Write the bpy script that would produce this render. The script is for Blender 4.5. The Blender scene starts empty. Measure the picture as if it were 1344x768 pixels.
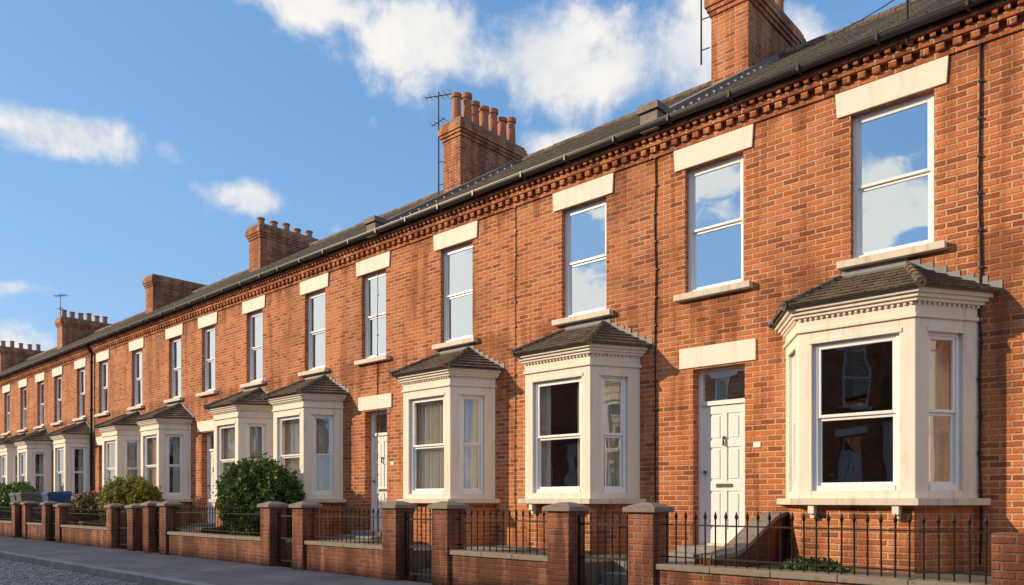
import bpy, math, random
import numpy as np
from mathutils import Vector, Matrix
random.seed(7); np.random.seed(7)
scene = bpy.context.scene
col = scene.collection
EYE = 1.2; D = 9.46; YAW = math.radians(42.48)
SUN_EL = math.radians(20.0); SUN_AZ = math.radians(45)   # sun comes from the left/front of the facade

# ------------------------------------------------------------------ node helpers
class NT:
    def __init__(s, nt): s.nt = nt; nt.nodes.clear()
    def n(s, t, **k):
        x = s.nt.nodes.new(t)
        ins = k.pop('ins', {})
        for a, b in k.items(): setattr(x, a, b)
        for a, b in ins.items():
            if isinstance(b, bpy.types.NodeSocket): s.nt.links.new(b, x.inputs[a])
            else: x.inputs[a].default_value = b
        return x
    def math(s, op, a, b=None, c=None, clamp=False):
        x = s.nt.nodes.new('ShaderNodeMath'); x.operation = op; x.use_clamp = clamp
        for i, v in enumerate((a, b, c)):
            if v is None: continue
            if isinstance(v, bpy.types.NodeSocket): s.nt.links.new(v, x.inputs[i])
            else: x.inputs[i].default_value = v
        return x.outputs[0]
    def mix(s, fac, a, b, mode='MIX'):
        x = s.nt.nodes.new('ShaderNodeMix'); x.data_type = 'RGBA'; x.blend_type = mode
        for i, v in ((0, fac), (6, a), (7, b)):
            if isinstance(v, bpy.types.NodeSocket): s.nt.links.new(v, x.inputs[i])
            else:
                x.inputs[i].default_value = v if i == 0 else (v if len(v) == 4 else (*v, 1))
        return x.outputs[2]
    def noise(s, vec, scale, detail=4, rough=0.55, dist=0):
        x = s.n('ShaderNodeTexNoise', ins={'Vector': vec, 'Scale': scale, 'Detail': detail, 'Roughness': rough, 'Distortion': dist})
        return x
    def ramp(s, fac, lo, hi):
        return s.n('ShaderNodeMapRange', interpolation_type='SMOOTHSTEP', ins={'Value': fac, 'From Min': lo, 'From Max': hi}).outputs[0]
    def vm(s, op, a, b):
        return s.n('ShaderNodeVectorMath', operation=op, ins={0: a, 1: b}).outputs[0]

def newmat(name):
    m = bpy.data.materials.new(name); m.use_nodes = True
    return m, NT(m.node_tree)
def finish(t, colr, rough, bump=None, bstr=0.3, bdist=0.01, spec=0.4, metal=0.0):
    p = t.n('ShaderNodeBsdfPrincipled')
    for k, v in (('Base Color', colr), ('Roughness', rough), ('Specular IOR Level', spec), ('Metallic', metal)):
        if isinstance(v, bpy.types.NodeSocket): t.nt.links.new(v, p.inputs[k])
        else: p.inputs[k].default_value = (*v, 1) if isinstance(v, tuple) and len(v) == 3 else v
    if bump is not None:
        b = t.n('ShaderNodeBump', ins={'Height': bump, 'Strength': bstr, 'Distance': bdist})
        t.nt.links.new(b.outputs[0], p.inputs['Normal'])
    o = t.n('ShaderNodeOutputMaterial'); t.nt.links.new(p.outputs[0], o.inputs[0])
    return p

def brick_mat(name, c1, c2, mortar, w=0.205, h=0.070, m=0.0125, dirt=0.35, mf=0.9):
    mt, t = newmat(name)
    uv = t.n('ShaderNodeTexCoord').outputs['UV']
    geo = t.n('ShaderNodeNewGeometry').outputs['Position']
    dn = t.noise(uv, 25, 2)
    off = t.n('ShaderNodeVectorMath', operation='SCALE', ins={0: t.vm('SUBTRACT', dn.outputs['Color'], (0.5, 0.5, 0.5)), 'Scale': 0.016}).outputs[0]
    uvd = t.vm('ADD', uv, off)
    br = t.n('ShaderNodeTexBrick', offset=0.5, ins={'Vector': uvd, 'Scale': 1.0, 'Brick Width': w, 'Row Height': h, 'Mortar Size': m, 'Mortar Smooth': 0.5, 'Bias': 0.0,
        'Color1': (0, 0, 0, 1), 'Color2': (1, 1, 1, 1), 'Mortar': (0.5, 0.5, 0.5, 1)})
    rnd = t.n('ShaderNodeSeparateColor', ins={0: br.outputs['Color']}).outputs[0]
    cr = t.n('ShaderNodeValToRGB', ins={0: rnd})
    e = cr.color_ramp.elements
    mid = tuple(a * .6 + b * .4 for a, b in zip(c1, c2))
    e[0].position = 0.0; e[0].color = (*c2, 1)
    e[1].position = 1.0; e[1].color = (c1[0] * 1.12, c1[1] * 1.3, c1[2] * 1.5, 1)
    a = e.new(0.1); a.color = (*[(p + q) / 2 for p, q in zip(c2, mid)], 1); a = e.new(0.28); a.color = (*mid, 1); a = e.new(0.55); a.color = (*c1, 1); a = e.new(0.85); a.color = (c1[0]*1.05, c1[1]*1.12, c1[2] * 1.1, 1)
    fine = t.noise(uv, 48, 3, 0.75).outputs[0]
    c = t.mix(t.math('MULTIPLY', t.ramp(fine, 0.5, 0.78), 0.45), cr.outputs[0], (c1[0] * 1.25, c1[1] * 1.6, c1[2] * 1.9))
    c = t.mix(t.math('MULTIPLY', t.ramp(fine, 0.5, 0.25), 0.65), c, tuple(v * 0.45 for v in c2))
    big = t.noise(geo, 0.55, 4, 0.62).outputs[0]
    st = t.noise(t.vm('MULTIPLY', geo, (2.6, 2.6, 0.35)), 1.3, 4, 0.65).outputs[0]
    c = t.mix(t.math('MULTIPLY', br.outputs['Fac'], t.math('MULTIPLY_ADD', t.ramp(st, .3, .7), -0.3, mf)), c, mortar)
    c = t.mix(t.math('MULTIPLY', t.ramp(big, 0.46, 0.70), dirt), c, (0.15, 0.065, 0.04))
    c = t.mix(t.math('MULTIPLY', t.ramp(big, 0.48, 0.3), 0.16), c, (0.62, 0.32, 0.18))
    # weathering: run-off below sills and cornice, splash zone near the ground
    z = t.n('ShaderNodeSeparateXYZ', ins={0: geo}).outputs['Z']
    band = t.math('MAXIMUM', t.math('MULTIPLY', t.ramp(z, 3.2, 3.95), t.ramp(z, 4.15, 3.98)), t.math('MULTIPLY', t.ramp(z, 5.7, 6.1), 0.7))
    band = t.math('MAXIMUM', band, t.ramp(z, 1.3, 0.3))
    c = t.mix(t.math('MULTIPLY', t.ramp(t.math('MULTIPLY_ADD', band, 0.13, st), 0.50, 0.70), dirt * 1.15), c, tuple(v * 0.42 for v in c2))
    c = t.mix(t.math('MULTIPLY', t.ramp(st, 0.42, 0.25), 0.22), c, (0.6, 0.40, 0.28))
    hgt = t.math('ADD', t.math('MULTIPLY_ADD', br.outputs['Fac'], -1.0, 1.0), t.math('MULTIPLY', fine, 0.8))
    finish(t, c, 0.88, hgt, 0.95, 0.014, 0.25)
    return mt

def paint_mat(name, c, rough=0.6, dirt=0.35, dcol=(0.3, 0.24, 0.18), bstr=0.15, streak=True):
    mt, t = newmat(name)
    geo = t.n('ShaderNodeNewGeometry').outputs['Position']
    a = t.noise(t.vm('MULTIPLY', geo, (7, 7, 0.9 if streak else 7)), 1.5, 4, 0.65).outputs[0]
    f = t.noise(geo, 38, 3, 0.7).outputs[0]
    cc = t.mix(t.math('MULTIPLY', t.ramp(a, 0.48, 0.8), dirt), c, dcol)
    cc = t.mix(t.math('MULTIPLY', t.ramp(f, 0.55, 0.8), dirt * 0.6), cc, dcol)
    finish(t, cc, rough, f, bstr, 0.006, 0.35)
    return mt
def flat_mat(name, c, rough=0.6, spec=0.3):
    mt, t = newmat(name); geo = t.n('ShaderNodeNewGeometry').outputs['Position']
    cc = t.mix(t.noise(geo, 9, 2).outputs[0], tuple(v * .75 for v in c), tuple(min(1, v * 1.2) for v in c))
    finish(t, cc, rough, None, spec=spec); return mt

M = {}
M['brick'] = brick_mat('red_brick', (0.56, 0.172, 0.062), (0.24, 0.070, 0.034), (0.62, 0.42, 0.27), dirt=0.42)
M['brickd'] = brick_mat('garden_brick', (0.31, 0.098, 0.05), (0.15, 0.055, 0.038), (0.26, 0.20, 0.15), dirt=0.6)
M['cream'] = paint_mat('cream_stone', (0.80, 0.73, 0.64), 0.65, 0.42, (0.40, 0.33, 0.26))
M['sill'] = paint_mat('sill_stone', (0.66, 0.59, 0.50), 0.75, 0.65, (0.24, 0.20, 0.17))
M['white'] = paint_mat('white_upvc', (0.82, 0.83, 0.85), 0.3, 0.10, (0.5, 0.47, 0.43), 0.03)
M['stone'] = paint_mat('weathered_coping', (0.24, 0.20, 0.165), 0.9, 0.8, (0.09, 0.08, 0.065), 0.6, False)
M['black'] = flat_mat('black_iron', (0.012, 0.011, 0.011), 0.45)
M['gutter'] = flat_mat('gutter_paint', (0.045, 0.043, 0.045), 0.4)
M['lead'] = paint_mat('lead_flashing', (0.24, 0.24, 0.25), 0.6, 0.7, (0.12, 0.115, 0.11), 0.5)
M['pot'] = paint_mat('terracotta', (0.44, 0.17, 0.085), 0.8, 0.5, (0.12, 0.07, 0.05), 0.3)
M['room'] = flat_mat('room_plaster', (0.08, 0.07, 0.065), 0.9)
M['blue'] = flat_mat('blue_plastic', (0.02, 0.07, 0.20), 0.45)
M['greyp'] = flat_mat('grey_plastic', (0.10, 0.115, 0.125), 0.5)
M['brass'] = flat_mat('dark_brass', (0.12, 0.10, 0.07), 0.35)

def slate_mat(name, ca, cb, w, h, moss=(0.20, 0.17, 0.11)):
    mt, t = newmat(name)
    uv = t.n('ShaderNodeTexCoord').outputs['UV']
    br = t.n('ShaderNodeTexBrick', offset=0.5, ins={'Vector': uv, 'Scale': 1.0, 'Brick Width': w, 'Row Height': h, 'Mortar Size': 0.007, 'Mortar Smooth': 0.2,
        'Color1': (*ca, 1), 'Color2': (*cb, 1), 'Mortar': (0.02, 0.018, 0.016, 1)})
    geo = t.n('ShaderNodeNewGeometry').outputs['Position']
    nn = t.noise(geo, 4.0, 4, 0.7).outputs[0]
    c = t.mix(t.math('MULTIPLY', t.ramp(nn, 0.48, 0.66), 0.7), br.outputs[0], moss)
    f = t.noise(geo, 40, 3, 0.7).outputs[0]
    c = t.mix(t.math('MULTIPLY', t.ramp(f, 0.48, 0.75), 0.65), c, (0.035, 0.03, 0.028))
    finish(t, c, 0.75, t.math('ADD', t.math('SUBTRACT', 1, br.outputs['Fac']), t.math('MULTIPLY', f, 0.7)), 0.8, 0.012, 0.35)
    return mt
M['slate'] = slate_mat('roof_slate', (0.085, 0.085, 0.095), (0.15, 0.14, 0.13), 0.25, 0.26)
M['tile'] = slate_mat('bay_roof_tile', (0.085, 0.065, 0.052), (0.22, 0.16, 0.115), 0.17, 0.15, (0.19, 0.15, 0.09))

def glass_mat(name, base, tint, refl):
    mt, t = newmat(name)
    geo = t.n('ShaderNodeNewGeometry').outputs['Position']
    fc = t.n('ShaderNodeLayerWeight', ins={'Blend': 0.5}).outputs['Facing']
    fac = t.math('MULTIPLY_ADD', t.math('POWER', fc, 4.0), 1 - base, base, clamp=True)
    bw = t.n('ShaderNodeBump', ins={'Height': t.noise(geo, 1.6, 1).outputs[0], 'Strength': 0.15, 'Distance': 0.025})
    gl = t.n('ShaderNodeBsdfGlossy', ins={'Color': refl, 'Roughness': 0.01, 'Normal': bw.outputs[0]})
    tr = t.n('ShaderNodeBsdfTransparent', ins={'Color': tint})
    mx = t.n('ShaderNodeMixShader', ins={0: fac, 1: tr.outputs[0], 2: gl.outputs[0]})
    t.n('ShaderNodeOutputMaterial', ins={0: mx.outputs[0]}); return mt
M['glass'] = glass_mat('window_glass', 0.68, (0.66, 0.72, 0.74, 1), (0.78, 0.91, 1, 1))
M['glassb'] = glass_mat('bay_window_glass', 0.18, (0.93, 0.95, 0.94, 1), (0.93, 0.97, 1, 1))
mt, t = newmat('curtain_fabric')
d = t.n('ShaderNodeBsdfDiffuse', ins={'Color': (0.80, 0.75, 0.65, 1)})
tl = t.n('ShaderNodeBsdfTranslucent', ins={'Color': (0.6, 0.55, 0.45, 1)})
mx = t.n('ShaderNodeMixShader', ins={0: 0.25, 1: d.outputs[0], 2: tl.outputs[0]})
t.n('ShaderNodeOutputMaterial', ins={0: mx.outputs[0]}); M['curtain'] = mt
mt, t = newmat('pavement_asphalt')
uv = t.n('ShaderNodeNewGeometry').outputs['Position']
a = t.noise(uv, 0.9, 5, 0.65).outputs[0]; f = t.noise(uv, 90, 2, 0.8).outputs[0]
c = t.mix(t.ramp(a, 0.35, 0.7), (0.16, 0.155, 0.15), (0.26, 0.245, 0.23))
c = t.mix(t.math('MULTIPLY', t.ramp(f, 0.5, 0.75), 0.5), c, (0.32, 0.31, 0.29))
br = t.n('ShaderNodeTexBrick', offset=0.5, ins={'Vector': uv, 'Scale': 1.0, 'Brick Width': 0.9, 'Row Height': 0.6, 'Mortar Size': 0.009})
c = t.mix(t.math('MULTIPLY', br.outputs['Fac'], 0.65), c, (0.04, 0.04, 0.038))
finish(t, c, 0.75, t.math('SUBTRACT', t.math('MULTIPLY', f, 0.4), br.outputs['Fac']), 0.5, 0.01, 0.4); M['pave'] = mt
mt, t = newmat('cobble_stone')
g = t.n('ShaderNodeNewGeometry'); uv = g.outputs['Position']
f = t.noise(uv, 45, 3, 0.8).outputs[0]
c = t.mix(g.outputs['Random Per Island'], (0.09, 0.09, 0.10), (0.22, 0.21, 0.20))
c = t.mix(t.math('MULTIPLY', f, 0.4), c, (0.06, 0.06, 0.065))
finish(t, c, 0.45, f, 0.6, 0.012, 0.5); M['cobble'] = mt
def simple_noise(name, c1, c2, scale, rough=0.9, b=0.6):
    mt, t = newmat(name); uv = t.n('ShaderNodeNewGeometry').outputs['Position']
    a = t.noise(uv, scale, 4, 0.7).outputs[0]; f = t.noise(uv, scale * 14, 3, 0.7).outputs[0]
    c = t.mix(t.ramp(t.math('ADD', t.math('MULTIPLY', a, 0.6), t.math('MULTIPLY', f, 0.4)), 0.35, 0.65), c1, c2)
    finish(t, c, rough, f, b, 0.02, 0.3); return mt
M['kerb'] = simple_noise('kerb_granite', (0.26, 0.25, 0.24), (0.42, 0.40, 0.37), 3)
M['joint'] = simple_noise('cobble_joint', (0.05, 0.045, 0.04), (0.10, 0.09, 0.08), 6)
M['soil'] = simple_noise('garden_gravel', (0.08, 0.07, 0.055), (0.17, 0.15, 0.12), 4)
M['step'] = simple_noise('path_stone', (0.18, 0.175, 0.17), (0.32, 0.31, 0.29), 3)
M['earth'] = simple_noise('ground_earth', (0.07, 0.075, 0.05), (0.12, 0.11, 0.08), 0.3)
def leaf_mat(name, c1, c2, c3):
    mt, t = newmat(name)
    g = t.n('ShaderNodeNewGeometry')
    cl = t.noise(g.outputs['Position'], 5, 2).outputs[0]
    c = t.mix(g.outputs['Random Per Island'], c1, c2)
    c = t.mix(t.ramp(cl, 0.45, 0.7), c, c3)
    p = t.n('ShaderNodeBsdfPrincipled', ins={'Base Color': c, 'Roughness': 0.5, 'Specular IOR Level': 0.3})
    tl = t.n('ShaderNodeBsdfTranslucent', ins={'Color': c})
    mx = t.n('ShaderNodeMixShader', ins={0: 0.25, 1: p.outputs[0], 2: tl.outputs[0]})
    t.n('ShaderNodeOutputMaterial', ins={0: mx.outputs[0]}); return mt
M['leaf'] = leaf_mat('hedge_leaf', (0.035, 0.085, 0.018), (0.09, 0.155, 0.03), (0.11, 0.17, 0.035))
M['leafy'] = leaf_mat('golden_leaf', (0.15, 0.15, 0.02), (0.28, 0.25, 0.04), (0.20, 0.22, 0.035))
M['leafr'] = leaf_mat('russet_leaf', (0.14, 0.07, 0.03), (0.15, 0.11, 0.03), (0.10, 0.11, 0.03))
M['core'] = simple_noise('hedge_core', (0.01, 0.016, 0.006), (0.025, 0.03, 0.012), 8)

# ------------------------------------------------------------------ mesh builder
class MB:
    def __init__(s): s.v = []; s.f = []; s.m = []; s.mats = []
    def mi(s, k):
        if k not in s.mats: s.mats.append(k)
        return s.mats.index(k)
    def face(s, pts, k):
        b = len(s.v); s.v += [tuple(p) for p in pts]; s.f.append(tuple(range(b, b + len(pts)))); s.m.append(s.mi(k))
    def hexa(s, b, tp, k):   # b, tp 4 pts each CCW from above
        n = len(b); base = len(s.v); s.v += [tuple(p) for p in b] + [tuple(p) for p in tp]; i = s.mi(k)
        s.f.append(tuple(base + j for j in reversed(range(n)))); s.f.append(tuple(base + n + j for j in range(n)))
        for j in range(n):
            q = (j + 1) % n; s.f.append((base + j, base + q, base + n + q, base + n + j))
        s.m += [i] * (n + 2)
    def box(s, x0, x1, y0, y1, z0, z1, k):
        s.hexa([(x0, y0, z0), (x1, y0, z0), (x1, y1, z0), (x0, y1, z0)], [(x0, y0, z1), (x1, y0, z1), (x1, y1, z1), (x0, y1, z1)], k)
    def obox(s, o, t, n, a0, a1, b0, b1, z0, z1, k):
        P = lambda a, b, z: (o[0] + t[0] * a + n[0] * b, o[1] + t[1] * a + n[1] * b, z)
        s.hexa([P(a0, b0, z0), P(a1, b0, z0), P(a1, b1, z0), P(a0, b1, z0)], [P(a0, b0, z1), P(a1, b0, z1), P(a1, b1, z1), P(a0, b1, z1)], k)
    def prism(s, pts, z0, z1, k):
        s.hexa([(p[0], p[1], z0) for p in pts], [(p[0], p[1], z1) for p in pts], k)
    def tube(s, p0, p1, r0, r1, k, n=8):
        p0 = Vector(p0); p1 = Vector(p1); d = (p1 - p0).normalized()
        a = d.cross(Vector((0, 0, 1)) if abs(d.z) < 0.9 else Vector((1, 0, 0))).normalized(); b = d.cross(a)
        A = [p0 + (a * math.cos(2 * math.pi * i / n) + b * math.sin(2 * math.pi * i / n)) * r0 for i in range(n)]
        B = [p1 + (a * math.cos(2 * math.pi * i / n) + b * math.sin(2 * math.pi * i / n)) * r1 for i in range(n)]
        s.hexa(A, B, k)
    def rows(s, bl, br, tr, tl, n, th, k):
        bl, br, tr, tl = map(Vector, (bl, br, tr, tl))
        nm = (br - bl).cross(tl - bl).normalized()
        if nm.z < 0: nm = -nm
        for i in range(n):
            a, b = i / n, (i + 1) / n
            L0 = bl.lerp(tl, a); R0 = br.lerp(tr, a); L1 = bl.lerp(tl, b); R1 = br.lerp(tr, b)
            s.face([L0 + nm * th, R0 + nm * th, R1, L1] if (R1 - L1).length > 1e-4 else [L0 + nm * th, R0 + nm * th, R1], k)
            s.face([L0 - nm * 0.01, R0 - nm * 0.01, R0 + nm * th, L0 + nm * th], k)
    def build(s, name, parent=None, bevel=0, smooth=False):
        me = bpy.data.meshes.new(name); me.from_pydata(s.v, [], s.f)
        for k in s.mats: me.materials.append(M[k])
        me.polygons.foreach_set('material_index', s.m)
        uvl = me.uv_layers.new(name='UVMap')
        for p in me.polygons:
            n = p.normal
            if abs(n.z) > 0.999: T = Vector((1, 0, 0)); B = Vector((0, 1, 0))
            else:
                T = Vector((0, 0, 1)).cross(n).normalized(); B = n.cross(T)
            for li in p.loop_indices:
                co = me.vertices[me.loops[li].vertex_index].co
                uvl.data[li].uv = (co.dot(T), co.dot(B))
        if smooth: me.polygons.foreach_set('use_smooth', [True] * len(me.polygons))
        ob = bpy.data.objects.new(name, me); col.objects.link(ob)
        if parent is not None:
            ob.parent = parent; ob.matrix_parent_inverse = Matrix.Translation(-parent.location)
        if bevel:
            b = ob.modifiers.new('bevel', 'BEVEL'); b.width = bevel; b.segments = 2; b.limit_method = 'ANGLE'
        return ob

def empty(name, loc):
    e = bpy.data.objects.new(name, None); e.location = loc; e.empty_display_size = 0.3; col.objects.link(e); return e

# ------------------------------------------------------------------ components
def window_unit(F, G, o, t, n, w, z0, z1, deep=0.10, fr=0.055, mid=0.5, gm='glass'):
    """sash window: o = left corner on outer wall line, frame set back by 'deep'"""
    rng = random
    b0, b1 = deep, deep + 0.07
    F.obox(o, t, n, 0, fr, b0, b1, z0, z1, 'white'); F.obox(o, t, n, w - fr, w, b0, b1, z0, z1, 'white')
    F.obox(o, t, n, fr, w - fr, b0, b1, z1 - fr, z1, 'white'); F.obox(o, t, n, fr, w - fr, b0 - 0.012, b1, z0, z0 + fr * 1.2, 'white')
    zm = z0 + (z1 - z0) * mid; s = 0.035
    for (za, zb, bb) in ((zm, z1 - fr, b0 + 0.012), (z0 + fr * 1.2, zm, b0 + 0.034)):
        F.obox(o, t, n, fr, fr + s, bb, bb + 0.03, za, zb, 'white'); F.obox(o, t, n, w - fr - s, w - fr, bb, bb + 0.03, za, zb, 'white')
        F.obox(o, t, n, fr + s, w - fr - s, bb, bb + 0.03, zb - s, zb, 'white'); F.obox(o, t, n, fr + s, w - fr - s, bb - 0.004, bb + 0.03, za, za + s, 'white')
        g = bb + 0.016; j = [rng.uniform(-0.004, 0.004) for _ in range(3)]
        P = lambda a, b, z: (o[0] + t[0] * a + n[0] * b, o[1] + t[1] * a + n[1] * b, z)
        A0, A1 = fr + s - 0.003, w - fr - s + 0.003
        G.face([P(A0, g, za), P(A1, g + j[0], za), P(A1, g + j[0] + j[1], zb), P(A0, g + j[1], zb)], gm)

def curtain(C, o, t, n, a0, a1, b, z0, z1, wl=0.085, amp=0.022):
    N = max(6, int((a1 - a0) / 0.014)); ph = random.uniform(0, 6)
    pts = []
    for i in range(N + 1):
        a = a0 + (a1 - a0) * i / N
        bb = b + amp * math.sin(2 * math.pi * a / wl + ph + 0.8 * math.sin(a * 9 + ph)) + 0.3 * amp * math.sin(a * 31 + ph)
        pts.append((o[0] + t[0] * a + n[0] * bb, o[1] + t[1] * a + n[1] * bb))
    for i in range(N):
        C.face([(*pts[i], z0), (*pts[i + 1], z0), (*pts[i + 1], z1), (*pts[i], z1)], 'curtain')

def outline(c, hf, hb, p, o):
    L = math.hypot(hb - hf, p); nx, ny = p / L, (hb - hf) / L; k = hb * nx + o
    xb = k / nx; xf = (k - (p + o) * ny) / nx
    return [(c - xb, 0.0), (c - xf, -(p + o)), (c + xf, -(p + o)), (c + xb, 0.0)]

def bay(E, c, hf, hb, curt):
    p = 0.7; S = MB(); F = MB(); G = MB(); C = MB(); R = MB(); B = MB()
    B.prism(outline(c, hf, hb, p, -0.03), -0.2, 1.14, 'brick')
    S.prism(outline(c, hf, hb, p, 0.10), 1.14, 1.215, 'sill')
    for sx in (-0.72, 0.72):
        S.box(c + sx * hf - 0.035, c + sx * hf + 0.035, -p - 0.075, -p + 0.0295, 1.04, 1.14, 'cream')
        S.box(c + sx * hf - 0.025, c + sx * hf + 0.025, -p - 0.04, -p + 0.0295, 0.99, 1.04, 'cream')
    pl = [(c - hb, 0.0), (c - hf, -p), (c + hf, -p), (c + hb, 0.0)]
    zb, zt, ztop = 1.30, 3.0, 3.12
    for i in range(3):
        P, Q = pl[i], pl[i + 1]; L = math.hypot(Q[0] - P[0], Q[1] - P[1]); tt = ((Q[0] - P[0]) / L, (Q[1] - P[1]) / L); nn = (-tt[1], tt[0])
        if i == 1: pa = pb = 0.155
        elif i == 0: pa, pb = 0.2, 0.17
        else: pa, pb = 0.17, 0.2
        th = 0.13
        S.obox(P, tt, nn, 0, pa, 0, th, 1.215, ztop, 'cream'); S.obox(P, tt, nn, L - pb, L, 0, th, 1.215, ztop, 'cream')
        S.obox(P, tt, nn, pa, L - pb, 0.0, th, 1.215, zb, 'cream'); S.obox(P, tt, nn, pa, L - pb, 0, th, zt, ztop, 'cream')
        S.obox(P, tt, nn, pa - 0.028, L - pb + 0.028, -0.012, 0.001, zt - 0.02, zt + 0.03, 'cream')
        window_unit(F, G, (P[0] + tt[0] * pa, P[1] + tt[1] * pa), tt, nn, L - pa - pb, zb, zt, 0.045, 0.05, 0.49, 'glassb')
        w = L - pa - pb
        if curt == 'full': curtain(C, P, tt, nn, pa - 0.0, L - pb + 0.0, 0.2, 1.23, 3.1)
        elif i == 1:
            if curt == 'side':
                curtain(C, P, tt, nn, pa - 0.02, pa + w * 0.2, 0.19, 1.23, 3.1); curtain(C, P, tt, nn, L - pb - w * 0.22, L - pb, 0.19, 1.23, 3.1)
        else:
            if i == 2: curtain(C, P, tt, nn, L - pb - w * 0.62, L - pb + 0.05, 0.22, 1.23, 3.1)
            elif curt != 'half': curtain(C, P, tt, nn, pa, pa + w * 0.6, 0.22, 1.23, 3.1)
        nd = int(L / 0.06)
        for j in range(nd):
            a = (j + 0.25) * L / nd
            S.obox(P, tt, nn, a, a + 0.03, -0.035, 0.02, 3.255, 3.285, 'cream')
    for (o, a, b) in ((0.028, ztop, 3.16), (0.006, 3.16, 3.285), (0.055, 3.285, 3.32), (0.085, 3.32, 3.36), (0.12, 3.36, 3.405)):
        S.prism(outline(c, hf, hb, p, o), a, b, 'cream')
    e = outline(c, hf, hb, p, 0.19); ze, zr, tw = 3.42, 3.87, 0.36
    R.prism(outline(c, hf, hb, p, 0.165), 3.405, 3.425, 'stone')
    TL = (c - tw, -0.012, zr); TR = (c + tw, -0.012, zr)
    E3 = [(q[0], min(q[1], -0.012), ze) for q in e]
    n = 7
    R.rows(E3[0], E3[1], TL, TL, n, 0.02, 'tile'); R.rows(E3[1], E3[2], TR, TL, n, 0.02, 'tile'); R.rows(E3[2], E3[3], TR, TR, n, 0.02, 'tile')
    for A, T in ((E3[1], TL), (E3[2], TR)):
        A = Vector(A) + Vector((0, 0, 0.01)); T = Vector(T) + Vector((0, 0, 0.0))
        for j in range(5):
            a, b = j / 5, (j + 1) / 5
            R.tube(A.lerp(T, a), A.lerp(T, b), 0.055, 0.045, 'tile', 8)
    R.tube((TL[0], -0.03, zr + 0.0), (TR[0], -0.03, zr + 0.0), 0.045, 0.045, 'lead', 8)
    for sg in (-1, 1):
        xs0 = tw; xs1 = abs(e[3][0] - c); N = 7
        for j in range(N):
            a = xs0 + (xs1 - xs0) * j / N; b = xs0 + (xs1 - xs0) * (j + 1) / N
            zz = zr + (ze - zr) * (j + 0.5) / N
            xa, xb = sorted((c + sg * a, c + sg * b))
            R.box(xa, xb - 0.002, -0.010 - 0.002 * (j % 2), -0.002, zz - 0.06, zz + 0.075 + random.uniform(-.012, .012), 'lead')
    R.box(c - tw, c + tw, -0.013, -0.002, zr, zr + 0.085, 'lead')
    B.build('bay_plinth', E); S.build('bay_stonework', E, 0.006); F.build('bay_window_frames', E, 0.004); G.build('bay_window_glass', E)
    C.build('bay_curtains', E); R.build('bay_roof', E)

def chimney(E, x0, x1, y0, y1, zt, npots, ph=0.74):
    B = MB(); z0 = 7.2
    B.box(x0, x1, y0, y1, z0, zt - 0.42, 'brick')
    for i, (o, h) in enumerate(((0.03, 0.075), (0.06, 0.075), (0.09, 0.15), (0.06, 0.075))):
        za = zt - 0.42 + [0, 0.075, 0.15, 0.30][i]
        B.box(x0 - o, x1 + o, y0 - o, y1 + o, za, za + h, 'brick')
    B.box(x0 - 0.03, x1 + 0.03, y0 - 0.03, y1 + 0.03, zt - 0.045, zt + 0.02, 'stone')
    B.build('chimney_stack', E, 0.008)
    if npots:
        P = MB()
        for i in range(npots):
            y = y0 + (i + 0.5) * (y1 - y0) / npots; x = (x0 + x1) / 2 + random.uniform(-0.03, 0.03); h = ph * random.choice((1, 1.08, .93)); r = 0.118
            P.tube((x, y, zt), (x, y, zt + h * 0.87), r * 1.05, r * 0.86, 'pot', 14)
            P.tube((x, y, zt + h * 0.87), (x, y, zt + h), r * 1.08, r * 1.1, 'pot', 14)
            P.tube((x, y, zt + h), (x, y, zt + h + 0.004), r * 0.85, r * 0.85, 'black', 14)
        P.build('chimney_pots', E)

ROOF_E = (-0.20, 6.50); RIDGE = (3.9, 9.13)
def roofz(y): return ROOF_E[1] + (y - ROOF_E[0]) * (RIDGE[1] - ROOF_E[1]) / (RIDGE[0] - ROOF_E[0])

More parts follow.
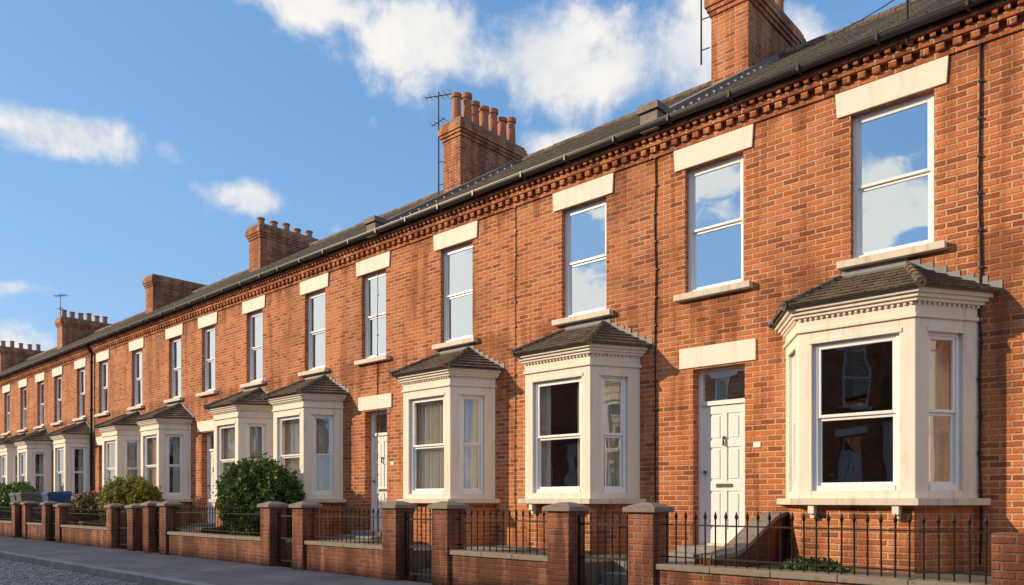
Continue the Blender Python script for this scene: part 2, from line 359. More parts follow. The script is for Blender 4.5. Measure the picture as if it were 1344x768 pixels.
def house(x0, x1, wins, bays, doors, chims, copings=(), pipes=(), curts=None):
    xc = (x0 + x1) / 2; E = empty('brick_house', (xc, 0, 0))
    W = MB(); T = MB(); F = MB(); G = MB(); C = MB(); I = MB()
    holes = []
    for c, w in wins: holes.append((c - w / 2, c + w / 2, 4.05, 5.80))
    for c, w in doors: holes.append((c - w / 2, c + w / 2, 0.57, 3.0))
    for b in bays: holes.append((b[0] - 0.88, b[0] + 0.88, 1.215, 3.12))
    xs = sorted(set([x0, x1] + [h[0] for h in holes] + [h[1] for h in holes])); zs = sorted(set([-0.2, 6.5] + [h[2] for h in holes] + [h[3] for h in holes]))
    for i in range(len(xs) - 1):
        for j in range(len(zs) - 1):
            cx, cz = (xs[i] + xs[i + 1]) / 2, (zs[j] + zs[j + 1]) / 2
            if any(h[0] < cx < h[1] and h[2] < cz < h[3] for h in holes): continue
            W.face([(xs[i], 0, zs[j]), (xs[i + 1], 0, zs[j]), (xs[i + 1], 0, zs[j + 1]), (xs[i], 0, zs[j + 1])], 'brick')
    for k, (a, b, za, zb) in enumerate(holes[:len(wins) + len(doors)]):
        dp = 0.11 if k < len(wins) else 0.24
        W.face([(a, 0, za), (a, 0, zb), (a, dp, zb), (a, dp, za)], 'brick'); W.face([(b, 0, za), (b, dp, za), (b, dp, zb), (b, 0, zb)], 'brick')
        W.face([(a, 0, zb), (b, 0, zb), (b, dp, zb), (a, dp, zb)], 'brick'); W.face([(a, 0, za), (a, dp, za), (b, dp, za), (b, 0, za)], 'sill')
    W.face([(x1, 8.0, -0.2), (x0, 8.0, -0.2), (x0, 8.0, 6.5), (x1, 8.0, 6.5)], 'brick')
    for xx in (x0 + 0.003, x1 - 0.003):
        W.face([(xx, 0, -0.2), (xx, 8, -0.2), (xx, 8, 6.5), (xx, RIDGE[0], RIDGE[1] - 0.03), (xx, 0, 6.55)], 'brick')
    W.build('walls', E)
    K = MB()
    K.box(x0, x1, -0.03, -0.001, 6.10, 6.165, 'brick')
    nd = int((x1 - x0) / 0.165); st = (x1 - x0) / nd
    for i in range(nd):
        a = x0 + i * st + 0.02 + random.uniform(-.006, .006)
        K.box(a, a + st * 0.52, -0.075, -0.001, 6.165, 6.245, 'brick')
    K.box(x0, x1, -0.095, -0.001, 6.245, 6.31, 'brick')
    nd = int((x1 - x0) / 0.115); st = (x1 - x0) / nd
    for i in range(nd):
        a = x0 + i * st + 0.02
        K.box(a, a + st * 0.5, -0.14, -0.001, 6.31, 6.365, 'brick')
    K.box(x0, x1, -0.165, -0.001, 6.365, 6.43, 'brick')
    K.build('brick_cornice', E, 0.004)
    R = MB()
    R.rows((x0, ROOF_E[0], ROOF_E[1]), (x1, ROOF_E[0], ROOF_E[1]), (x1, RIDGE[0], RIDGE[1]), (x0, RIDGE[0], RIDGE[1]), 19, 0.018, 'slate')
    R.rows((x0, 8.1, 6.44), (x1, 8.1, 6.44), (x1, RIDGE[0], RIDGE[1]), (x0, RIDGE[0], RIDGE[1]), 6, 0.012, 'slate')
    nr = int((x1 - x0) / 0.45); sr = (x1 - x0) / nr
    for i in range(nr):
        R.tube((x0 + i * sr, RIDGE[0], RIDGE[1] + random.uniform(-.01, .01)), (x0 + (i + 1) * sr - 0.01, RIDGE[0], RIDGE[1] + random.uniform(-.01, .01)), 0.10, 0.095, 'tile', 8)
    for cx in copings:
        ya, yb = -0.16, RIDGE[0]; w = 0.12; h = 0.11
        R.hexa([(cx - w, ya, roofz(ya) - 0.1), (cx + w, ya, roofz(ya) - 0.1), (cx + w, yb, roofz(yb) - 0.1), (cx - w, yb, roofz(yb) - 0.1)],
               [(cx - w, ya, roofz(ya) + h), (cx + w, ya, roofz(ya) + h), (cx + w, yb, roofz(yb) + h), (cx - w, yb, roofz(yb) + h)], 'stone')
        R.box(cx - 0.14, cx + 0.14, -0.26, -0.02, 6.40, 6.66, 'stone'); R.box(cx - 0.17, cx + 0.17, -0.30, 0.04, 6.66, 6.76, 'stone')
        for j in range(16):
            y = 0.1 + j * 0.235
            R.box(cx + 0.121, cx + 0.22, y, y + 0.2, roofz(y) + 0.0, roofz(y) + 0.05, 'lead')
    R.build('roof', E)
    Q = MB(); n = 8
    Q.box(x0, x1, -0.19, -0.166, 6.40, 6.50, 'gutter')
    for i in range(n):
        a0 = math.pi + math.pi * i / n; a1 = math.pi + math.pi * (i + 1) / n
        P = lambda a, r: (-0.252 + r * math.cos(a), 6.475 + r * math.sin(a) * 1.1)
        A, B_ = P(a0, 0.06), P(a1, 0.06); A2, B2 = P(a0, 0.052), P(a1, 0.052)
        Q.face([(x0, *A), (x0, *B_), (x1, *B_), (x1, *A)], 'gutter'); Q.face([(x0, *A2), (x1, *A2), (x1, *B2), (x0, *B2)], 'gutter')
    Q.box(x0, x1, -0.318, -0.306, 6.468, 6.483, 'gutter')
    x = x0 + 0.4
    while x < x1:
        Q.box(x, x + 0.03, -0.322, -0.185, 6.398, 6.412, 'gutter'); Q.box(x, x + 0.03, -0.325, -0.319, 6.40, 6.49, 'gutter'); x += 0.9
    for (px, r) in pipes:
        if r > 0.03:
            Q.tube((px, -0.08, 0.1), (px, -0.08, 6.15), r, r, 'black', 10); Q.tube((px, -0.08, 6.15), (px, -0.24, 6.42), r, r, 'black', 10)
            for z in (1, 2.6, 4.2, 5.8): Q.tube((px, -0.08, z), (px, -0.08, z + 0.08), r * 1.3, r * 1.3, 'black', 10)
        else:
            z = 6.1; xx = px
            while z > 0.8:
                nx = px + random.uniform(-0.012, 0.012); z2 = z - 0.4
                Q.tube((xx, -0.006 - r, z), (nx, -0.006 - r, z2), r, r, 'black', 6)
                Q.box(xx - .02, xx + .02, -0.012 - 2 * r, -0.001, z - .01, z + .012, 'gutter'); xx = nx; z = z2
    Q.build('guttering', E)
    for c, w in wins:
        a = c - w / 2; b = c + w / 2
        T.hexa([(a - 0.15, -0.028, 5.802), (b + 0.13, -0.028, 5.802), (b + 0.13, 0.0, 5.802), (a - 0.15, 0.0, 5.802)],
            [(a - 0.17, -0.028, 6.098), (b + 0.15, -0.028, 6.098), (b + 0.15, 0.0, 6.098), (a - 0.17, 0.0, 6.098)], 'cream')
        T.box(a - 0.13, b + 0.13, -0.10, 0.10, 3.965, 4.052, 'sill')
        window_unit(F, G, (a, 0), (1, 0), (0, 1), w, 4.055, 5.80, 0.085, 0.055, 0.5)
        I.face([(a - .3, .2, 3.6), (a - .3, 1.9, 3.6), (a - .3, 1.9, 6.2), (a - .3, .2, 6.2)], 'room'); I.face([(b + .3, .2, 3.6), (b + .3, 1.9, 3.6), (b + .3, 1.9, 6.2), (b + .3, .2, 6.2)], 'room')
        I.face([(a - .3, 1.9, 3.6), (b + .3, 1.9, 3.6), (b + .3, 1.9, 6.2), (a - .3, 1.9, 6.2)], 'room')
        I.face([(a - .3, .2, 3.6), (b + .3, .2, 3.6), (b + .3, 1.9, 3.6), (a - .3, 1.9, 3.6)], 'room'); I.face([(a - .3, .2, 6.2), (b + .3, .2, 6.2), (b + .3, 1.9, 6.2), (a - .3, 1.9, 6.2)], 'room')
        r = random.random()
        if c > -9: r = 0.1
        if r < 0.35: pass
        elif r < 0.6:
            curtain(C, (a, 0), (1, 0), (0, 1), 0.02, 0.2, 0.24, 4.05, 5.8); curtain(C, (a, 0), (1, 0), (0, 1), w - 0.2, w - 0.02, 0.24, 4.05, 5.8)
        else:
            curtain(C, (a, 0), (1, 0), (0, 1), 0.0, w, 0.24, 4.05, 5.8)
    for c, w in doors:
        a = c - w / 2; b = c + w / 2; Dm = MB()
        T.box(a - 0.2, b + 0.16, -0.026, -0.0005, 3.02, 3.30, 'cream')
        T.box(a - 0.12, b + 0.12, -0.26, 0.2, -0.1, 0.568, 'step'); T.box(a - 0.2, b + 0.2, -0.55, -0.262, -0.1, 0.49, 'step')
        y = 0.17; z0 = 0.60; zl = 2.50
        Dm.box(a, a + 0.05, y - 0.02, y + 0.08, 0.57, 3.0, 'white'); Dm.box(b - 0.05, b, y - 0.02, y + 0.08, 0.57, 3.0, 'white')
        Dm.box(a + 0.05, b - 0.05, y - 0.02, y + 0.08, 2.95, 3.0, 'white'); Dm.box(a + 0.05, b - 0.05, y - 0.025, y + 0.08, zl, zl + 0.06, 'white')
        Dm.box(a + 0.05, b - 0.05, y - 0.03, y + 0.06, 0.57, 0.6, 'sill')
        G.face([(a + .05, y + .03, zl + .06), (b - .05, y + .03, zl + .06), (b - .05, y + .03, 2.95), (a + .05, y + .03, 2.95)], 'glass')
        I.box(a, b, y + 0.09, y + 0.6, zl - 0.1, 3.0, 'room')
        la, lb = a + 0.052, b - 0.052; yy = y + 0.02
        Dm.box(la, lb, yy, yy + 0.04, z0, zl - 0.002, 'white')
        sw = 0.095; zr = [z0, z0 + 0.2, z0 + 0.72, z0 + 0.86, z0 + 1.32, z0 + 1.42, z0 + 1.78, zl - 0.002]
        for sa, sb in ((la, la + sw), ((la + lb) / 2 - 0.04, (la + lb) / 2 + 0.04), (lb - sw, lb)): Dm.box(sa, sb, yy - 0.016, yy, z0, zl - 0.002, 'white')
        for sa, sb in ((la + sw, (la + lb) / 2 - 0.04), ((la + lb) / 2 + 0.04, lb - sw)):
            for q in range(0, 8, 2): Dm.box(sa, sb, yy - 0.014, yy, zr[q], zr[q + 1], 'white')
            for q in (1, 3, 5): Dm.box(sa + 0.03, sb - 0.03, yy - 0.011, yy, zr[q] + 0.03, zr[q + 1] - 0.03, 'white')
        m = (la + lb) / 2
        Dm.box(m - 0.12, m + 0.12, yy - 0.026, yy - 0.016, z0 + 0.77, z0 + 0.82, 'brass')
        Dm.tube((m, yy - 0.016, z0 + 1.45), (m, yy - 0.05, z0 + 1.45), 0.022, 0.018, 'brass', 10); Dm.tube((m, yy - 0.045, z0 + 1.45), (m, yy - 0.045, z0 + 1.34), 0.012, 0.018, 'brass', 8)
        Dm.tube((la + 0.055, yy - 0.016, z0 + 0.98), (la + 0.055, yy - 0.06, z0 + 0.98), 0.018, 0.026, 'brass', 10)
        Dm.box(b + 0.12, b + 0.22, -0.012, -0.001, 1.88, 1.95, 'white')
        Dm.build('front_door', E, 0.004)
    for i, b in enumerate(bays):
        c = b[0]
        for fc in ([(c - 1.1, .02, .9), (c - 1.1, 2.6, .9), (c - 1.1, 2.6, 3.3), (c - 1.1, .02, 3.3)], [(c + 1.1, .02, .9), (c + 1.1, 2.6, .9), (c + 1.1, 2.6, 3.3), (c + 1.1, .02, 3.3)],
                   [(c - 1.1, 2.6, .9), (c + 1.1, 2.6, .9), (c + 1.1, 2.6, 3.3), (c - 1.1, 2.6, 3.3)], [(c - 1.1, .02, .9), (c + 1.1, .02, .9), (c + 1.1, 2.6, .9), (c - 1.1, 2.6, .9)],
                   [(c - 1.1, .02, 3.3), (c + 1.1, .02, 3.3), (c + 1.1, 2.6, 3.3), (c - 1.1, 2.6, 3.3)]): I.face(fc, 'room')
        bay(E, c, b[1], b[2], b[3])
    T.build('lintels_and_sills', E, 0.007); F.build('sash_window_frames', E, 0.004); G.build('window_glass', E); I.build('rooms', E)
    if C.f: C.build('curtains', E)
    for ch in chims: chimney(E, *ch)
    return E

HB = house(-16.0, -8.6, [(-10.03, .84), (-12.45, .80), (-14.56, .8)], [(-10.05, .62, 1.0, 'full'), (-14.5, .6, 1.0, 'full')], [(-12.38, .72)],
      [(-13.45, -12.85, 2.8, 5.0, 10.1, 7)], [-12.2], [(-12.3, .007)])
HA = house(-8.6, -1.25, [(-2.72, .90), (-4.96, .86), (-7.16, .86)], [(-2.9, .62, 1.06, 'half'), (-7.13, .62, 1.0, 'side')], [(-4.89, .76)],
      [(-6.5, -5.8, 2.85, 5.05, 10.15, 6)], [-5.82], [(-5.86, .010), (-8.58, .006), (-1.82, .012)])
house(-23.1, -16.0, [(-17.18, .78), (-19.58, .76), (-21.6, .8)], [(-17.25, .6, 1.0, 'full'), (-21.6, .6, 1.0, 'side')], [(-19.6, .75)], [(-22.6, -21.9, 2.8, 5.0, 9.85, 5, .32)])
house(-30.7, -23.1, [(-24.25, .8), (-27.0, .8), (-29.1, .8)], [(-24.5, .6, 1.0, 'full'), (-29.0, .6, 1.0, 'side')], [(-27.0, .8)], [(-30.6, -29.9, 2.8, 5.0, 9.85, 0)], [], [(-27.85, .045)])
house(-37.2, -30.7, [(-31.5, .8), (-33.5, .8), (-35.7, .8)], [(-33.2, .6, 1.0, 'side'), (-35.75, .6, 1.0, 'full')], [(-31.4, .8)], [])
house(-44.5, -37.2, [(-38.0, .8), (-40.4, .8), (-42.8, .8)], [(-38.3, .6, 1.0, 'full'), (-42.8, .6, 1.0, 'side')], [(-40.4, .8)], [(-40.9, -40.2, 2.8, 5.0, 9.9, 6, .4)])
house(-51.7, -44.5, [(-45.6, .8), (-48, .8), (-50.3, .8)], [(-45.8, .6, 1.0, 'full'), (-50.2, .6, 1.0, 'side')], [(-48, .8)], [(-51.2, -50.5, 2.8, 5.0, 9.9, 5, .4)])
house(-60, -51.7, [(-53, .8), (-55.5, .8), (-58, .8)], [(-53, .6, 1.0, 'full'), (-58, .6, 1.0, 'side')], [(-55.5, .8)], [(-58.2, -57.5, 2.8, 5.0, 9.9, 5)])
house(-1.25, 6.1, [(0.75, .88), (3.0, .86), (5.0, .86)], [(0.75, .62, 1.05, 'side'), (5.0, .62, 1.0, 'full')], [(2.95, .76)], [(1.4, 2.1, 2.85, 5.05, 10.15, 6)])

# terrace on the other side of the street: same houses turned round
for k in range(11):
    xc = -60 + 7.4 * k
    e2 = empty('brick_house', (xc, -16.1, 0)); e2.rotation_euler = (0, 0, math.pi)
    for ch in [o for o in bpy.data.objects if o.parent == HB]:
        if 'chimney' in ch.name or 'cornice' in ch.name: continue
        c2 = ch.copy(); c2.parent = e2; c2.matrix_parent_inverse = Matrix.Translation(-HB.location); col.objects.link(c2)
        c2.modifiers.clear()

# ------------------------------------------------------------------ ground
YK = -4.40   # kerb line
g = MB(); g.face([(-600, -600, -0.14), (600, -600, -0.14), (600, 600, -0.14), (-600, 600, -0.14)], 'earth'); g.build('ground')
g = MB(); g.face([(-120, -12.42, -0.125), (60, -12.42, -0.125), (60, YK - .18, -0.125), (-120, YK - .18, -0.125)], 'joint')
y = YK - .31; r = 0
while y > -9.2:
    x = -46 + (r % 2) * .1
    while x < -5:
        L = random.uniform(.15, .22); dx = .012; h = -0.10 + random.uniform(-.006, .008); ya, yb = y + random.uniform(0, .008), y + .118 - random.uniform(0, .008)
        x2 = x + L; i = .022
        g.hexa([(x, ya, -.13), (x2, ya, -.13), (x2, yb, -.13), (x, yb, -.13)], [(x + .004, ya + .004, h - .02), (x2 - .004, ya + .004, h - .02), (x2 - .004, yb - .004, h - .02), (x + .004, yb - .004, h - .02)], 'cobble')
        b = len(g.v) - 4; t4 = [(x + i, ya + i, h), (x2 - i, ya + i, h), (x2 - i, yb - i, h), (x + i, yb - i, h)]
        g.v += t4; n0 = len(g.v) - 4; k = g.mi('cobble')
        g.f.pop(-5); g.m.pop()
        for j in range(4): g.f.append((b + j, b + (j + 1) % 4, n0 + (j + 1) % 4, n0 + j)); g.m.append(k)
        g.f.append((n0, n0 + 1, n0 + 2, n0 + 3)); g.m.append(k)
        x = x2 + dx
    y -= .13; r += 1
g.build('road')
g = MB(); g.box(-120, 60, YK, -2.2, -0.13, 0.0, 'pave'); g.build('pavement')
g = MB(); g.box(-120, 60, -16.7, -12.6, -0.13, 0.0, 'pave'); g.build('pavement')
for (ya, yb) in ((YK - .175, YK - .005), (-12.595, -12.425)):
    g = MB(); x = -80
    while x < 20:
        g.box(x, x + 0.905, ya, yb, -0.13, 0.012 + random.uniform(-0.004, 0.004), 'kerb'); x += 0.915
    g.build('kerb', None, 0.015)

# ------------------------------------------------------------------ garden walls, pillars, railings, gates
YW = -2.26
pill = [(-4.79, 1.06), (-5.96, 1.06), (-8.08, 1.07), (-9.20, 1.07), (-11.70, 1.06), (-12.77, 1.06), (-17.1, 1.06), (-18.0, 1.06), (-18.9, 1.0), (-20.2, 1.0),
        (-24.0, 1.0), (-25.2, 1.05), (-27.1, 1.05), (-28.2, 1.05), (-31.0, 1.0), (-32.3, 1.0), (-36, 1.0), (-37.2, 1.0), (-43, 1.0), (-44.2, 1), (-50, 1), (-51.2, 1)]
PW = 0.33
def pillar(x, h, cap=True):
    g = MB(); g.box(x, x + PW, YW - 0.055, YW + PW - 0.055, -0.05, h, 'brickd')
    if cap:
        g.box(x - .045, x + PW + .045, YW - .1, YW + PW - .01, h, h + .055, 'stone')
        cx, cy = x + PW / 2, YW - .055 + PW / 2
        a = PW / 2 + .045; b = 0.06
        g.hexa([(cx - a, cy - a, h + .055), (cx + a, cy - a, h + .055), (cx + a, cy + a, h + .055), (cx - a, cy + a, h + .055)],
               [(cx - b, cy - b, h + .11), (cx + b, cy - b, h + .11), (cx + b, cy + b, h + .11), (cx - b, cy + b, h + .11)], 'stone')
    g.build('gate_pillar', None, 0.01)
for x, h in pill: pillar(x, h)
pillar(-1.30, 0.93, False); pillar(1.9, 1.06); pillar(3.1, 1.06)

def railing(g, xa, xb, z0, z1, y, sp=0.115, spear=True):
    g.box(xa, xb, y - .014, y + .014, z1 - 0.13, z1 - 0.115, 'black'); g.box(xa, xb, y - .014, y + .014, z0 + 0.07, z0 + 0.085, 'black')
    n = max(1, int((xb - xa) / sp)); s = (xb - xa) / n
    for i in range(n):
        x = xa + (i + .5) * s; q = random.uniform(-.004, .004)
        g.tube((x, y, z0), (x + q, y, z1 - 0.04), 0.0085, 0.0085, 'black', 6)
        if spear:
            g.tube((x + q, y, z1 - .06), (x + q, y, z1 - .03), 0.009, 0.019, 'black', 6); g.tube((x + q, y, z1 - .03), (x + q, y, z1 + .03), 0.019, 0.002, 'black', 6)
walls = [(-4.46, -1.30), (-7.75, -5.96), (-11.37, -9.20), (-16.77, -12.77), (-24.0 + PW, -20.2), (-27.1 + PW, -25.2), (-31 + PW, -28.2), (-36 + PW, -32.3), (-43 + PW, -37.2), (-50 + PW, -44.2), (-60, -51.2), (-0.97, 1.9), (3.43, 6.0)]
for (xa, xb) in walls:
    h = 0.44
    g = MB(); g.box(xa, xb, YW, YW + 0.215, -0.05, h, 'brickd')
    x = xa
    while x < xb - 0.05:
        x2 = min(xb, x + random.uniform(0.55, 0.7)); g.box(x + .002, x2 - .002, YW - .03, YW + .245, h, h + .065 + random.uniform(-.003, .003), 'stone'); x = x2
    g.build('garden_wall', None, 0.008)
    g = MB(); railing(g, xa + .01, xb - .01, h + .06, 1.05 if xb > -20 else 0.95, YW + .11); g.build('iron_railing')
gates = [(-5.63, -4.79), (-8.87, -8.08), (-12.44, -11.70), (-17.67, -17.1), (-19.87, -18.9), (-24.87, -24.0), (-27.87, -27.1), (-31.97, -31.0), (-36.87, -36.0), (2.23, 3.1)]
for (xa, xb) in gates:
    g = MB(); y = YW + .1; a, b = xa + .03, xb - .03
    g.box(a, a + .03, y - .015, y + .015, .06, 1.02, 'black'); g.box(b - .03, b, y - .015, y + .015, .06, 1.02, 'black')
    for z in (.1, .5, .9): g.box(a + .03, b - .03, y - .012, y + .012, z, z + .025, 'black')
    n = max(3, int((b - a) / .1)); s = (b - a - .06) / n
    for i in range(n):
        x = a + .03 + (i + .5) * s; zt = .98 + .08 * math.sin(math.pi * (i + .5) / n)
        g.tube((x, y, .06), (x, y, zt), .0085, .0085, 'black', 6); g.tube((x, y, zt), (x, y, zt + .05), .017, .002, 'black', 6)
    g.build('iron_gate')
g = MB(); GZ = 0.42
edges = sorted(gates); cur = -62
for (xa, xb) in edges:
    g.box(cur, xa - .02, YW + .216, -.0, -.05, GZ, 'soil')
    yt = YW + .36
    for q in range(3): g.box(xa - .018, xb + .018, yt + .27 * q, yt + .27 * (q + 1) - .002, -.05, .14 * (q + 1), 'step')
    g.box(xa - .018, xb + .018, yt + .81, 0, -.05, GZ + .004, 'step')
    cur = xb + .02
g.box(cur, 6.2, YW + .216, 0, -.05, GZ, 'soil')
g.build('garden_ground')
def divider(x, yb=-1.95):
    g = MB(); N = 14; th = 0.11
    prev = None
    for i in range(N + 1):
        f = i / N; y = 0.0 + yb * f; z = 1.0 - 0.45 * (1 - math.cos(math.pi * min(1, f * 1.2))) / 2
        if prev:
            y0, z0 = prev
            g.hexa([(x - th, y, .3), (x + th, y, .3), (x + th, y0, .3), (x - th, y0, .3)], [(x - th, y, z), (x + th, y, z), (x + th, y0, z0), (x - th, y0, z0)], 'brickd')
            g.hexa([(x - th - .02, y, z), (x + th + .02, y, z), (x + th + .02, y0, z0), (x - th - .02, y0, z0)], [(x - th - .02, y, z + .05), (x + th + .02, y, z + .05), (x + th + .02, y0, z0 + .05), (x - th - .02, y0, z0 + .05)], 'stone')
        prev = (y, z)
    g.build('garden_wall')
for x in (-4.05, -16.0, -23.1, -30.7): divider(x)

# ------------------------------------------------------------------ shrubs
def shrub(name, cx, cy, cz, rx, ry, rz, n, mat, ls):
    E = empty(name, (cx, cy, GZ))
    g = MB(); nu, nv = 20, 12
    def P(u, v, k=0.84):
        th = 2 * math.pi * u / nu; ph = math.pi * v / nv - math.pi / 2
        d = Vector((math.cos(th) * math.cos(ph), math.sin(th) * math.cos(ph), math.sin(ph)))
        w = 1 + 0.09 * math.sin(3 * th + 2 * ph) + 0.06 * math.sin(7 * th - 4 * ph)
        return (cx + d.x * rx * k * w, cy + d.y * ry * k * w, max(GZ - .02, cz + d.z * rz * k * w))
    for u in range(nu):
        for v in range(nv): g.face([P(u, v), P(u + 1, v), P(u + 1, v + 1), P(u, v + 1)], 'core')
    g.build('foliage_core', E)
    d = np.random.normal(size=(n, 3)); d /= np.linalg.norm(d, axis=1)[:, None]
    th = np.arctan2(d[:, 1], d[:, 0]); ph = np.arcsin(d[:, 2])
    w = 1 + 0.09 * np.sin(3 * th + 2 * ph) + 0.06 * np.sin(7 * th - 4 * ph) + 0.05 * np.sin(13 * th + 9 * ph) + 0.04 * np.sin(21 * th - 17 * ph)
    r = w * (0.78 + 0.26 * np.random.rand(n) ** 0.7 + 0.09 * (np.random.rand(n) > .95))
    c = np.stack([cx + d[:, 0] * rx * r, cy + d[:, 1] * ry * r, cz + d[:, 2] * rz * r], 1)
    keep = c[:, 2] > GZ - .05; c = c[keep]; d = d[keep]; n = len(c)
    t = np.random.normal(size=(n, 3)) + d * .4; t /= np.linalg.norm(t, axis=1)[:, None]
    b = np.cross(t, np.random.normal(size=(n, 3)) + d); b /= np.linalg.norm(b, axis=1)[:, None]
    s = ls * (0.6 + 0.8 * np.random.rand(n))[:, None]
    V = np.stack([c - t * s * .6, c + b * s * .32, c + t * s * .7, c - b * s * .32], 1).reshape(-1, 3)
    me = bpy.data.meshes.new('leaves'); me.vertices.add(4 * n); me.vertices.foreach_set('co', V.ravel())
    me.loops.add(4 * n); me.loops.foreach_set('vertex_index', np.arange(4 * n)); me.polygons.add(n)
    me.polygons.foreach_set('loop_start', np.arange(0, 4 * n, 4)); me.polygons.foreach_set('loop_total', np.full(n, 4)); me.update(); me.validate()
    me.materials.append(M[mat]); ob = bpy.data.objects.new('leaves', me); col.objects.link(ob); ob.parent = E; ob.matrix_parent_inverse = Matrix.Translation(-E.location)
shrub('hedge_bush', -14.45, -1.40, 1.12, 1.06, .66, .84, 26000, 'leaf', .06)
shrub('hedge_bush', -21.05, -1.40, .98, 1.17, .62, .76, 17000, 'leafy', .065)
shrub('hedge_bush', -30.6, -1.45, .98, 1.1, .6, .75, 9000, 'leaf', .08)
shrub('hedge_bush', -33.6, -1.45, .98, 1.3, .6, .78, 7000, 'leaf', .09)
shrub('low_shrub', -24.2, -1.3, .75, .9, .5, .62, 6000, 'leafr', .07)
shrub('low_shrub', -3.1, -1.4, .42, .35, .22, .16, 1200, 'leaf', .05)

# ------------------------------------------------------------------ wheelie bins
def bin_(x, y, m):
    g = MB(); z = GZ
    g.hexa([(x - .22, y - .26, z + .05), (x + .22, y - .26, z + .05), (x + .22, y + .22, z + .05), (x - .22, y + .22, z + .05)],
           [(x - .28, y - .34, z + .90), (x + .28, y - .34, z + .90), (x + .28, y + .3, z + .90), (x - .28, y + .3, z + .90)], m)
    g.box(x - .3, x + .3, y - .36, y + .32, z + .9, z + .95, m)
    g.hexa([(x - .31, y - .39, z + .952), (x + .31, y - .39, z + .952), (x + .31, y + .33, z + .952), (x - .31, y + .33, z + .952)],
           [(x - .27, y - .32, z + 1.01), (x + .27, y - .32, z + 1.01), (x + .27, y + .3, z + 1.05), (x - .27, y + .3, z + 1.05)], m)
    g.tube((x - .25, y + .37, z + .97), (x + .25, y + .37, z + .97), .018, .018, m, 8)
    for s in (-1, 1): g.tube((x + s * .2, y + .26, z + .1), (x + s * .26, y + .26, z + .1), .1, .1, 'black', 16)
    ob = g.build('wheelie_bin', None, .01)
bin_(-26.2, -1.6, 'blue'); bin_(-28.9, -1.6, 'greyp'); bin_(-29.6, -1.6, 'greyp')

# ------------------------------------------------------------------ aerials, cable
def aerial(x, y, z0, z1, nel, s=1.0):
    g = MB(); g.tube((x, y, z0), (x, y, z1), .018, .015, 'gutter', 8)
    g.tube((x - .3 * s, y - .15, z1 - .1), (x + .3 * s, y + .15, z1 - .1), .012, .012, 'gutter', 6)
    for i in range(nel):
        f = i / (nel - 1); px = x - .3 * s + .6 * s * f; py = y - .15 + .3 * f; L = .12 + .08 * f
        g.tube((px + .4 * L, py - L, z1 - .1), (px - .4 * L, py + L, z1 - .1), .006, .006, 'gutter', 5)
        g.tube((px, py, z1 - .1 - L * .6), (px, py, z1 - .1 + L * .6), .005, .005, 'gutter', 5)
    g.tube((x - .25, y, z1 - .75), (x + .22, y, z1 - .7), .010, .010, 'gutter', 6)
    for k in (-.2, -.07, .07, .2): g.tube((x + k, y - .12, z1 - .73), (x + k, y + .12, z1 - .73), .006, .006, 'gutter', 5)
    for zz in (z0 + .25, z0 + .8): g.tube((x, y, zz), (x + .16, y + .02, zz), .01, .01, 'gutter', 6)
    g.build('tv_antenna')
aerial(-13.66, 2.85, 8.5, 11.0, 6); aerial(-6.72, 2.9, 9.0, 11.1, 6); aerial(-40.3 - .8, 3.0, 9.0, 11.2, 6)
g = MB(); P1 = Vector((-5.29, 3.94, 9.2)); P2 = Vector((-2.50, -.17, 6.9)); pr = P1
for i in range(1, 13):
    f = i / 12; q = P1.lerp(P2, f) - Vector((0, 0, .25 * f * (1 - f))); g.tube(pr, q, .007, .007, 'black', 5); pr = q
g.tube((-2.5, -.17, 6.3), (-2.5, -.17, 6.95), .015, .015, 'black', 6)
g.build('overhead_cable')

# ------------------------------------------------------------------ world
w = bpy.data.worlds.new('World'); scene.world = w; w.use_nodes = True
t = NT(w.node_tree)
sky = t.n('ShaderNodeTexSky', sky_type='NISHITA', sun_disc=False, sun_elevation=SUN_EL, sun_rotation=math.pi + SUN_AZ, altitude=50, air_density=1.0, dust_density=0.1, ozone_density=1.6)
dirn = t.n('ShaderNodeTexCoord').outputs['Generated']
d = t.n('ShaderNodeVectorMath', operation='NORMALIZE', ins={0: dirn}).outputs[0]
F = Vector((-math.sin(YAW), math.cos(YAW), 0)); R = Vector((math.cos(YAW), math.sin(YAW), 0))
blobs = [(700, 75, 125, 90, 1.1), (565, 50, 110, 75, 1.0), (420, 5, 110, 34, .8), (880, 75, 160, 80, 1.1), (105, 180, 115, 40, 1.05), (215, 198, 30, 26, .65),
         (338, 262, 82, 28, 1.0), (710, 195, 75, 36, .8), (20, 378, 70, 18, .7), (430, 298, 40, 16, .6), (60, 480, 300, 75, .72)]
acc = None
for (px, py, rx, ry, st) in blobs:
    c = (R * ((px - 672) / 1000) + F + Vector((0, 0, (656 - py) / 1000))); L = c.length; c.normalize()
    e1 = c.cross(Vector((0, 0, 1))).normalized(); e2 = e1.cross(c)
    a = t.n('ShaderNodeVectorMath', operation='DOT_PRODUCT', ins={0: d, 1: e1 * (1000 * L / rx)}).outputs['Value']
    b = t.n('ShaderNodeVectorMath', operation='DOT_PRODUCT', ins={0: d, 1: e2 * (1000 * L / ry)}).outputs['Value']
    r2 = t.math('MULTIPLY_ADD', a, a, t.math('MULTIPLY', b, b))
    f = t.math('MULTIPLY', t.math('EXPONENT', t.math('MULTIPLY', r2, -1.1)), st)
    acc = f if acc is None else t.math('MAXIMUM', acc, f)
sx = t.n('ShaderNodeSeparateXYZ', ins={0: d})
acc = t.math('MULTIPLY', acc, t.ramp(sx.outputs['Y'], 0.0, 0.1))
n1 = t.noise(d, 9.0, 7, 0.6, 0.15).outputs[0]
n2 = t.noise(t.vm('MULTIPLY', d, (1, 1, 1.5)), 7.5, 6, 0.55, 0.2).outputs[0]
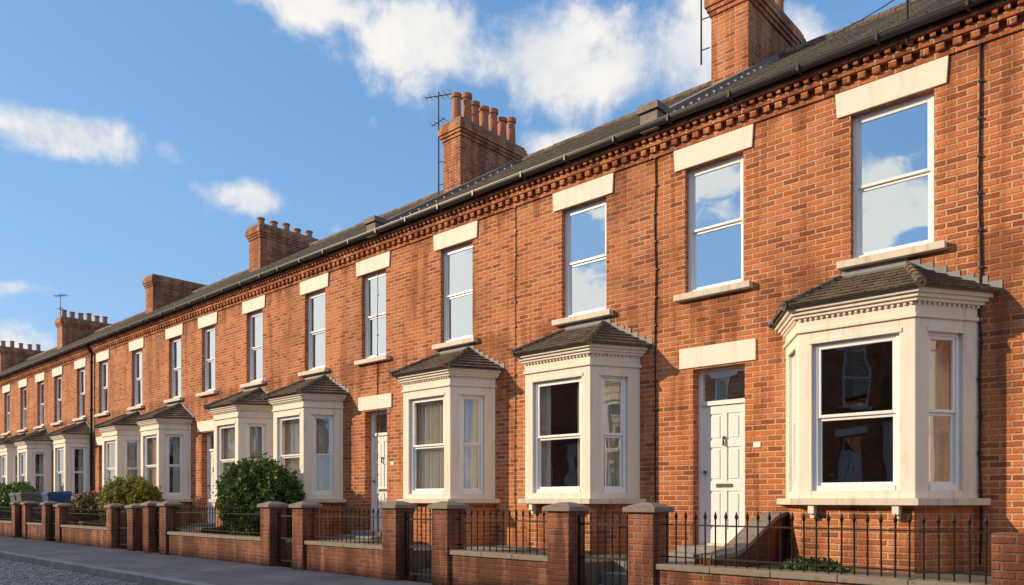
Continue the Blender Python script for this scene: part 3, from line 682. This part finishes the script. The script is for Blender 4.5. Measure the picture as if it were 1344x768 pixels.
dens = t.ramp(t.math('ADD', t.math('MULTIPLY', acc, 0.62), t.math('MULTIPLY', t.math('SUBTRACT', n1, 0.5), 1.8)), 0.20, 0.62)
back = t.ramp(sx.outputs['Y'], 0.02, -0.2)
bank = t.math('MULTIPLY', t.ramp(sx.outputs['X'], -0.45, -0.8), 0.22)
dens2 = t.math('MULTIPLY', t.ramp(t.math('ADD', n2, bank), 0.49, 0.58), back)
dens = t.math('MAXIMUM', t.math('MULTIPLY', dens, 0.95), t.math('MULTIPLY', dens2, 0.92))
shade = t.ramp(n1, 0.35, 0.72)
x = t.vm('MULTIPLY', sky.outputs[0], (0.24, 0.38, 0.52))
den = t.vm('ADD', t.vm('MULTIPLY', x, (1.3, 1.05, 0.75)), (1, 1, 1))
skyc = t.vm('DIVIDE', x, den)
ccol = t.mix(shade, (0.68, 0.73, 0.80), (1.02, 0.97, 0.90))
ccol = t.mix(back, ccol, (1.35, 1.22, 1.05))     # clouds on the sunward side are brighter
final = t.mix(dens, skyc, ccol)
fin = t.n('ShaderNodeVectorMath', operation='SCALE', ins={0: final, 'Scale': 1 / 0.12}).outputs[0]
bg = t.n('ShaderNodeBackground', ins={'Color': fin, 'Strength': 0.12})
t.n('ShaderNodeOutputWorld', ins={0: bg.outputs[0]})

# ------------------------------------------------------------------ sun + camera
sd = Vector((-math.sin(SUN_AZ) * math.cos(SUN_EL), -math.cos(SUN_AZ) * math.cos(SUN_EL), math.sin(SUN_EL)))
l = bpy.data.lights.new('sun', 'SUN'); l.energy = 5.0; l.angle = math.radians(0.6); l.color = (1.0, 0.78, 0.50)
lo = bpy.data.objects.new('sun', l); lo.rotation_euler = (-sd).to_track_quat('-Z', 'Y').to_euler(); lo.location = (-20, -20, 20); col.objects.link(lo)
cam = bpy.data.cameras.new('camera'); cam.sensor_width = 36; cam.lens = 36 * 1000 / 1344; cam.shift_y = 272 / 1344; cam.clip_end = 3000; cam.clip_start = 0.05
co = bpy.data.objects.new('camera', cam); co.location = (0, -D, EYE); co.rotation_euler = (math.pi / 2, 0, YAW); col.objects.link(co); scene.camera = co
scene.view_settings.view_transform = 'Standard'; scene.view_settings.look = 'None'; scene.view_settings.exposure = 0; scene.view_settings.gamma = 1
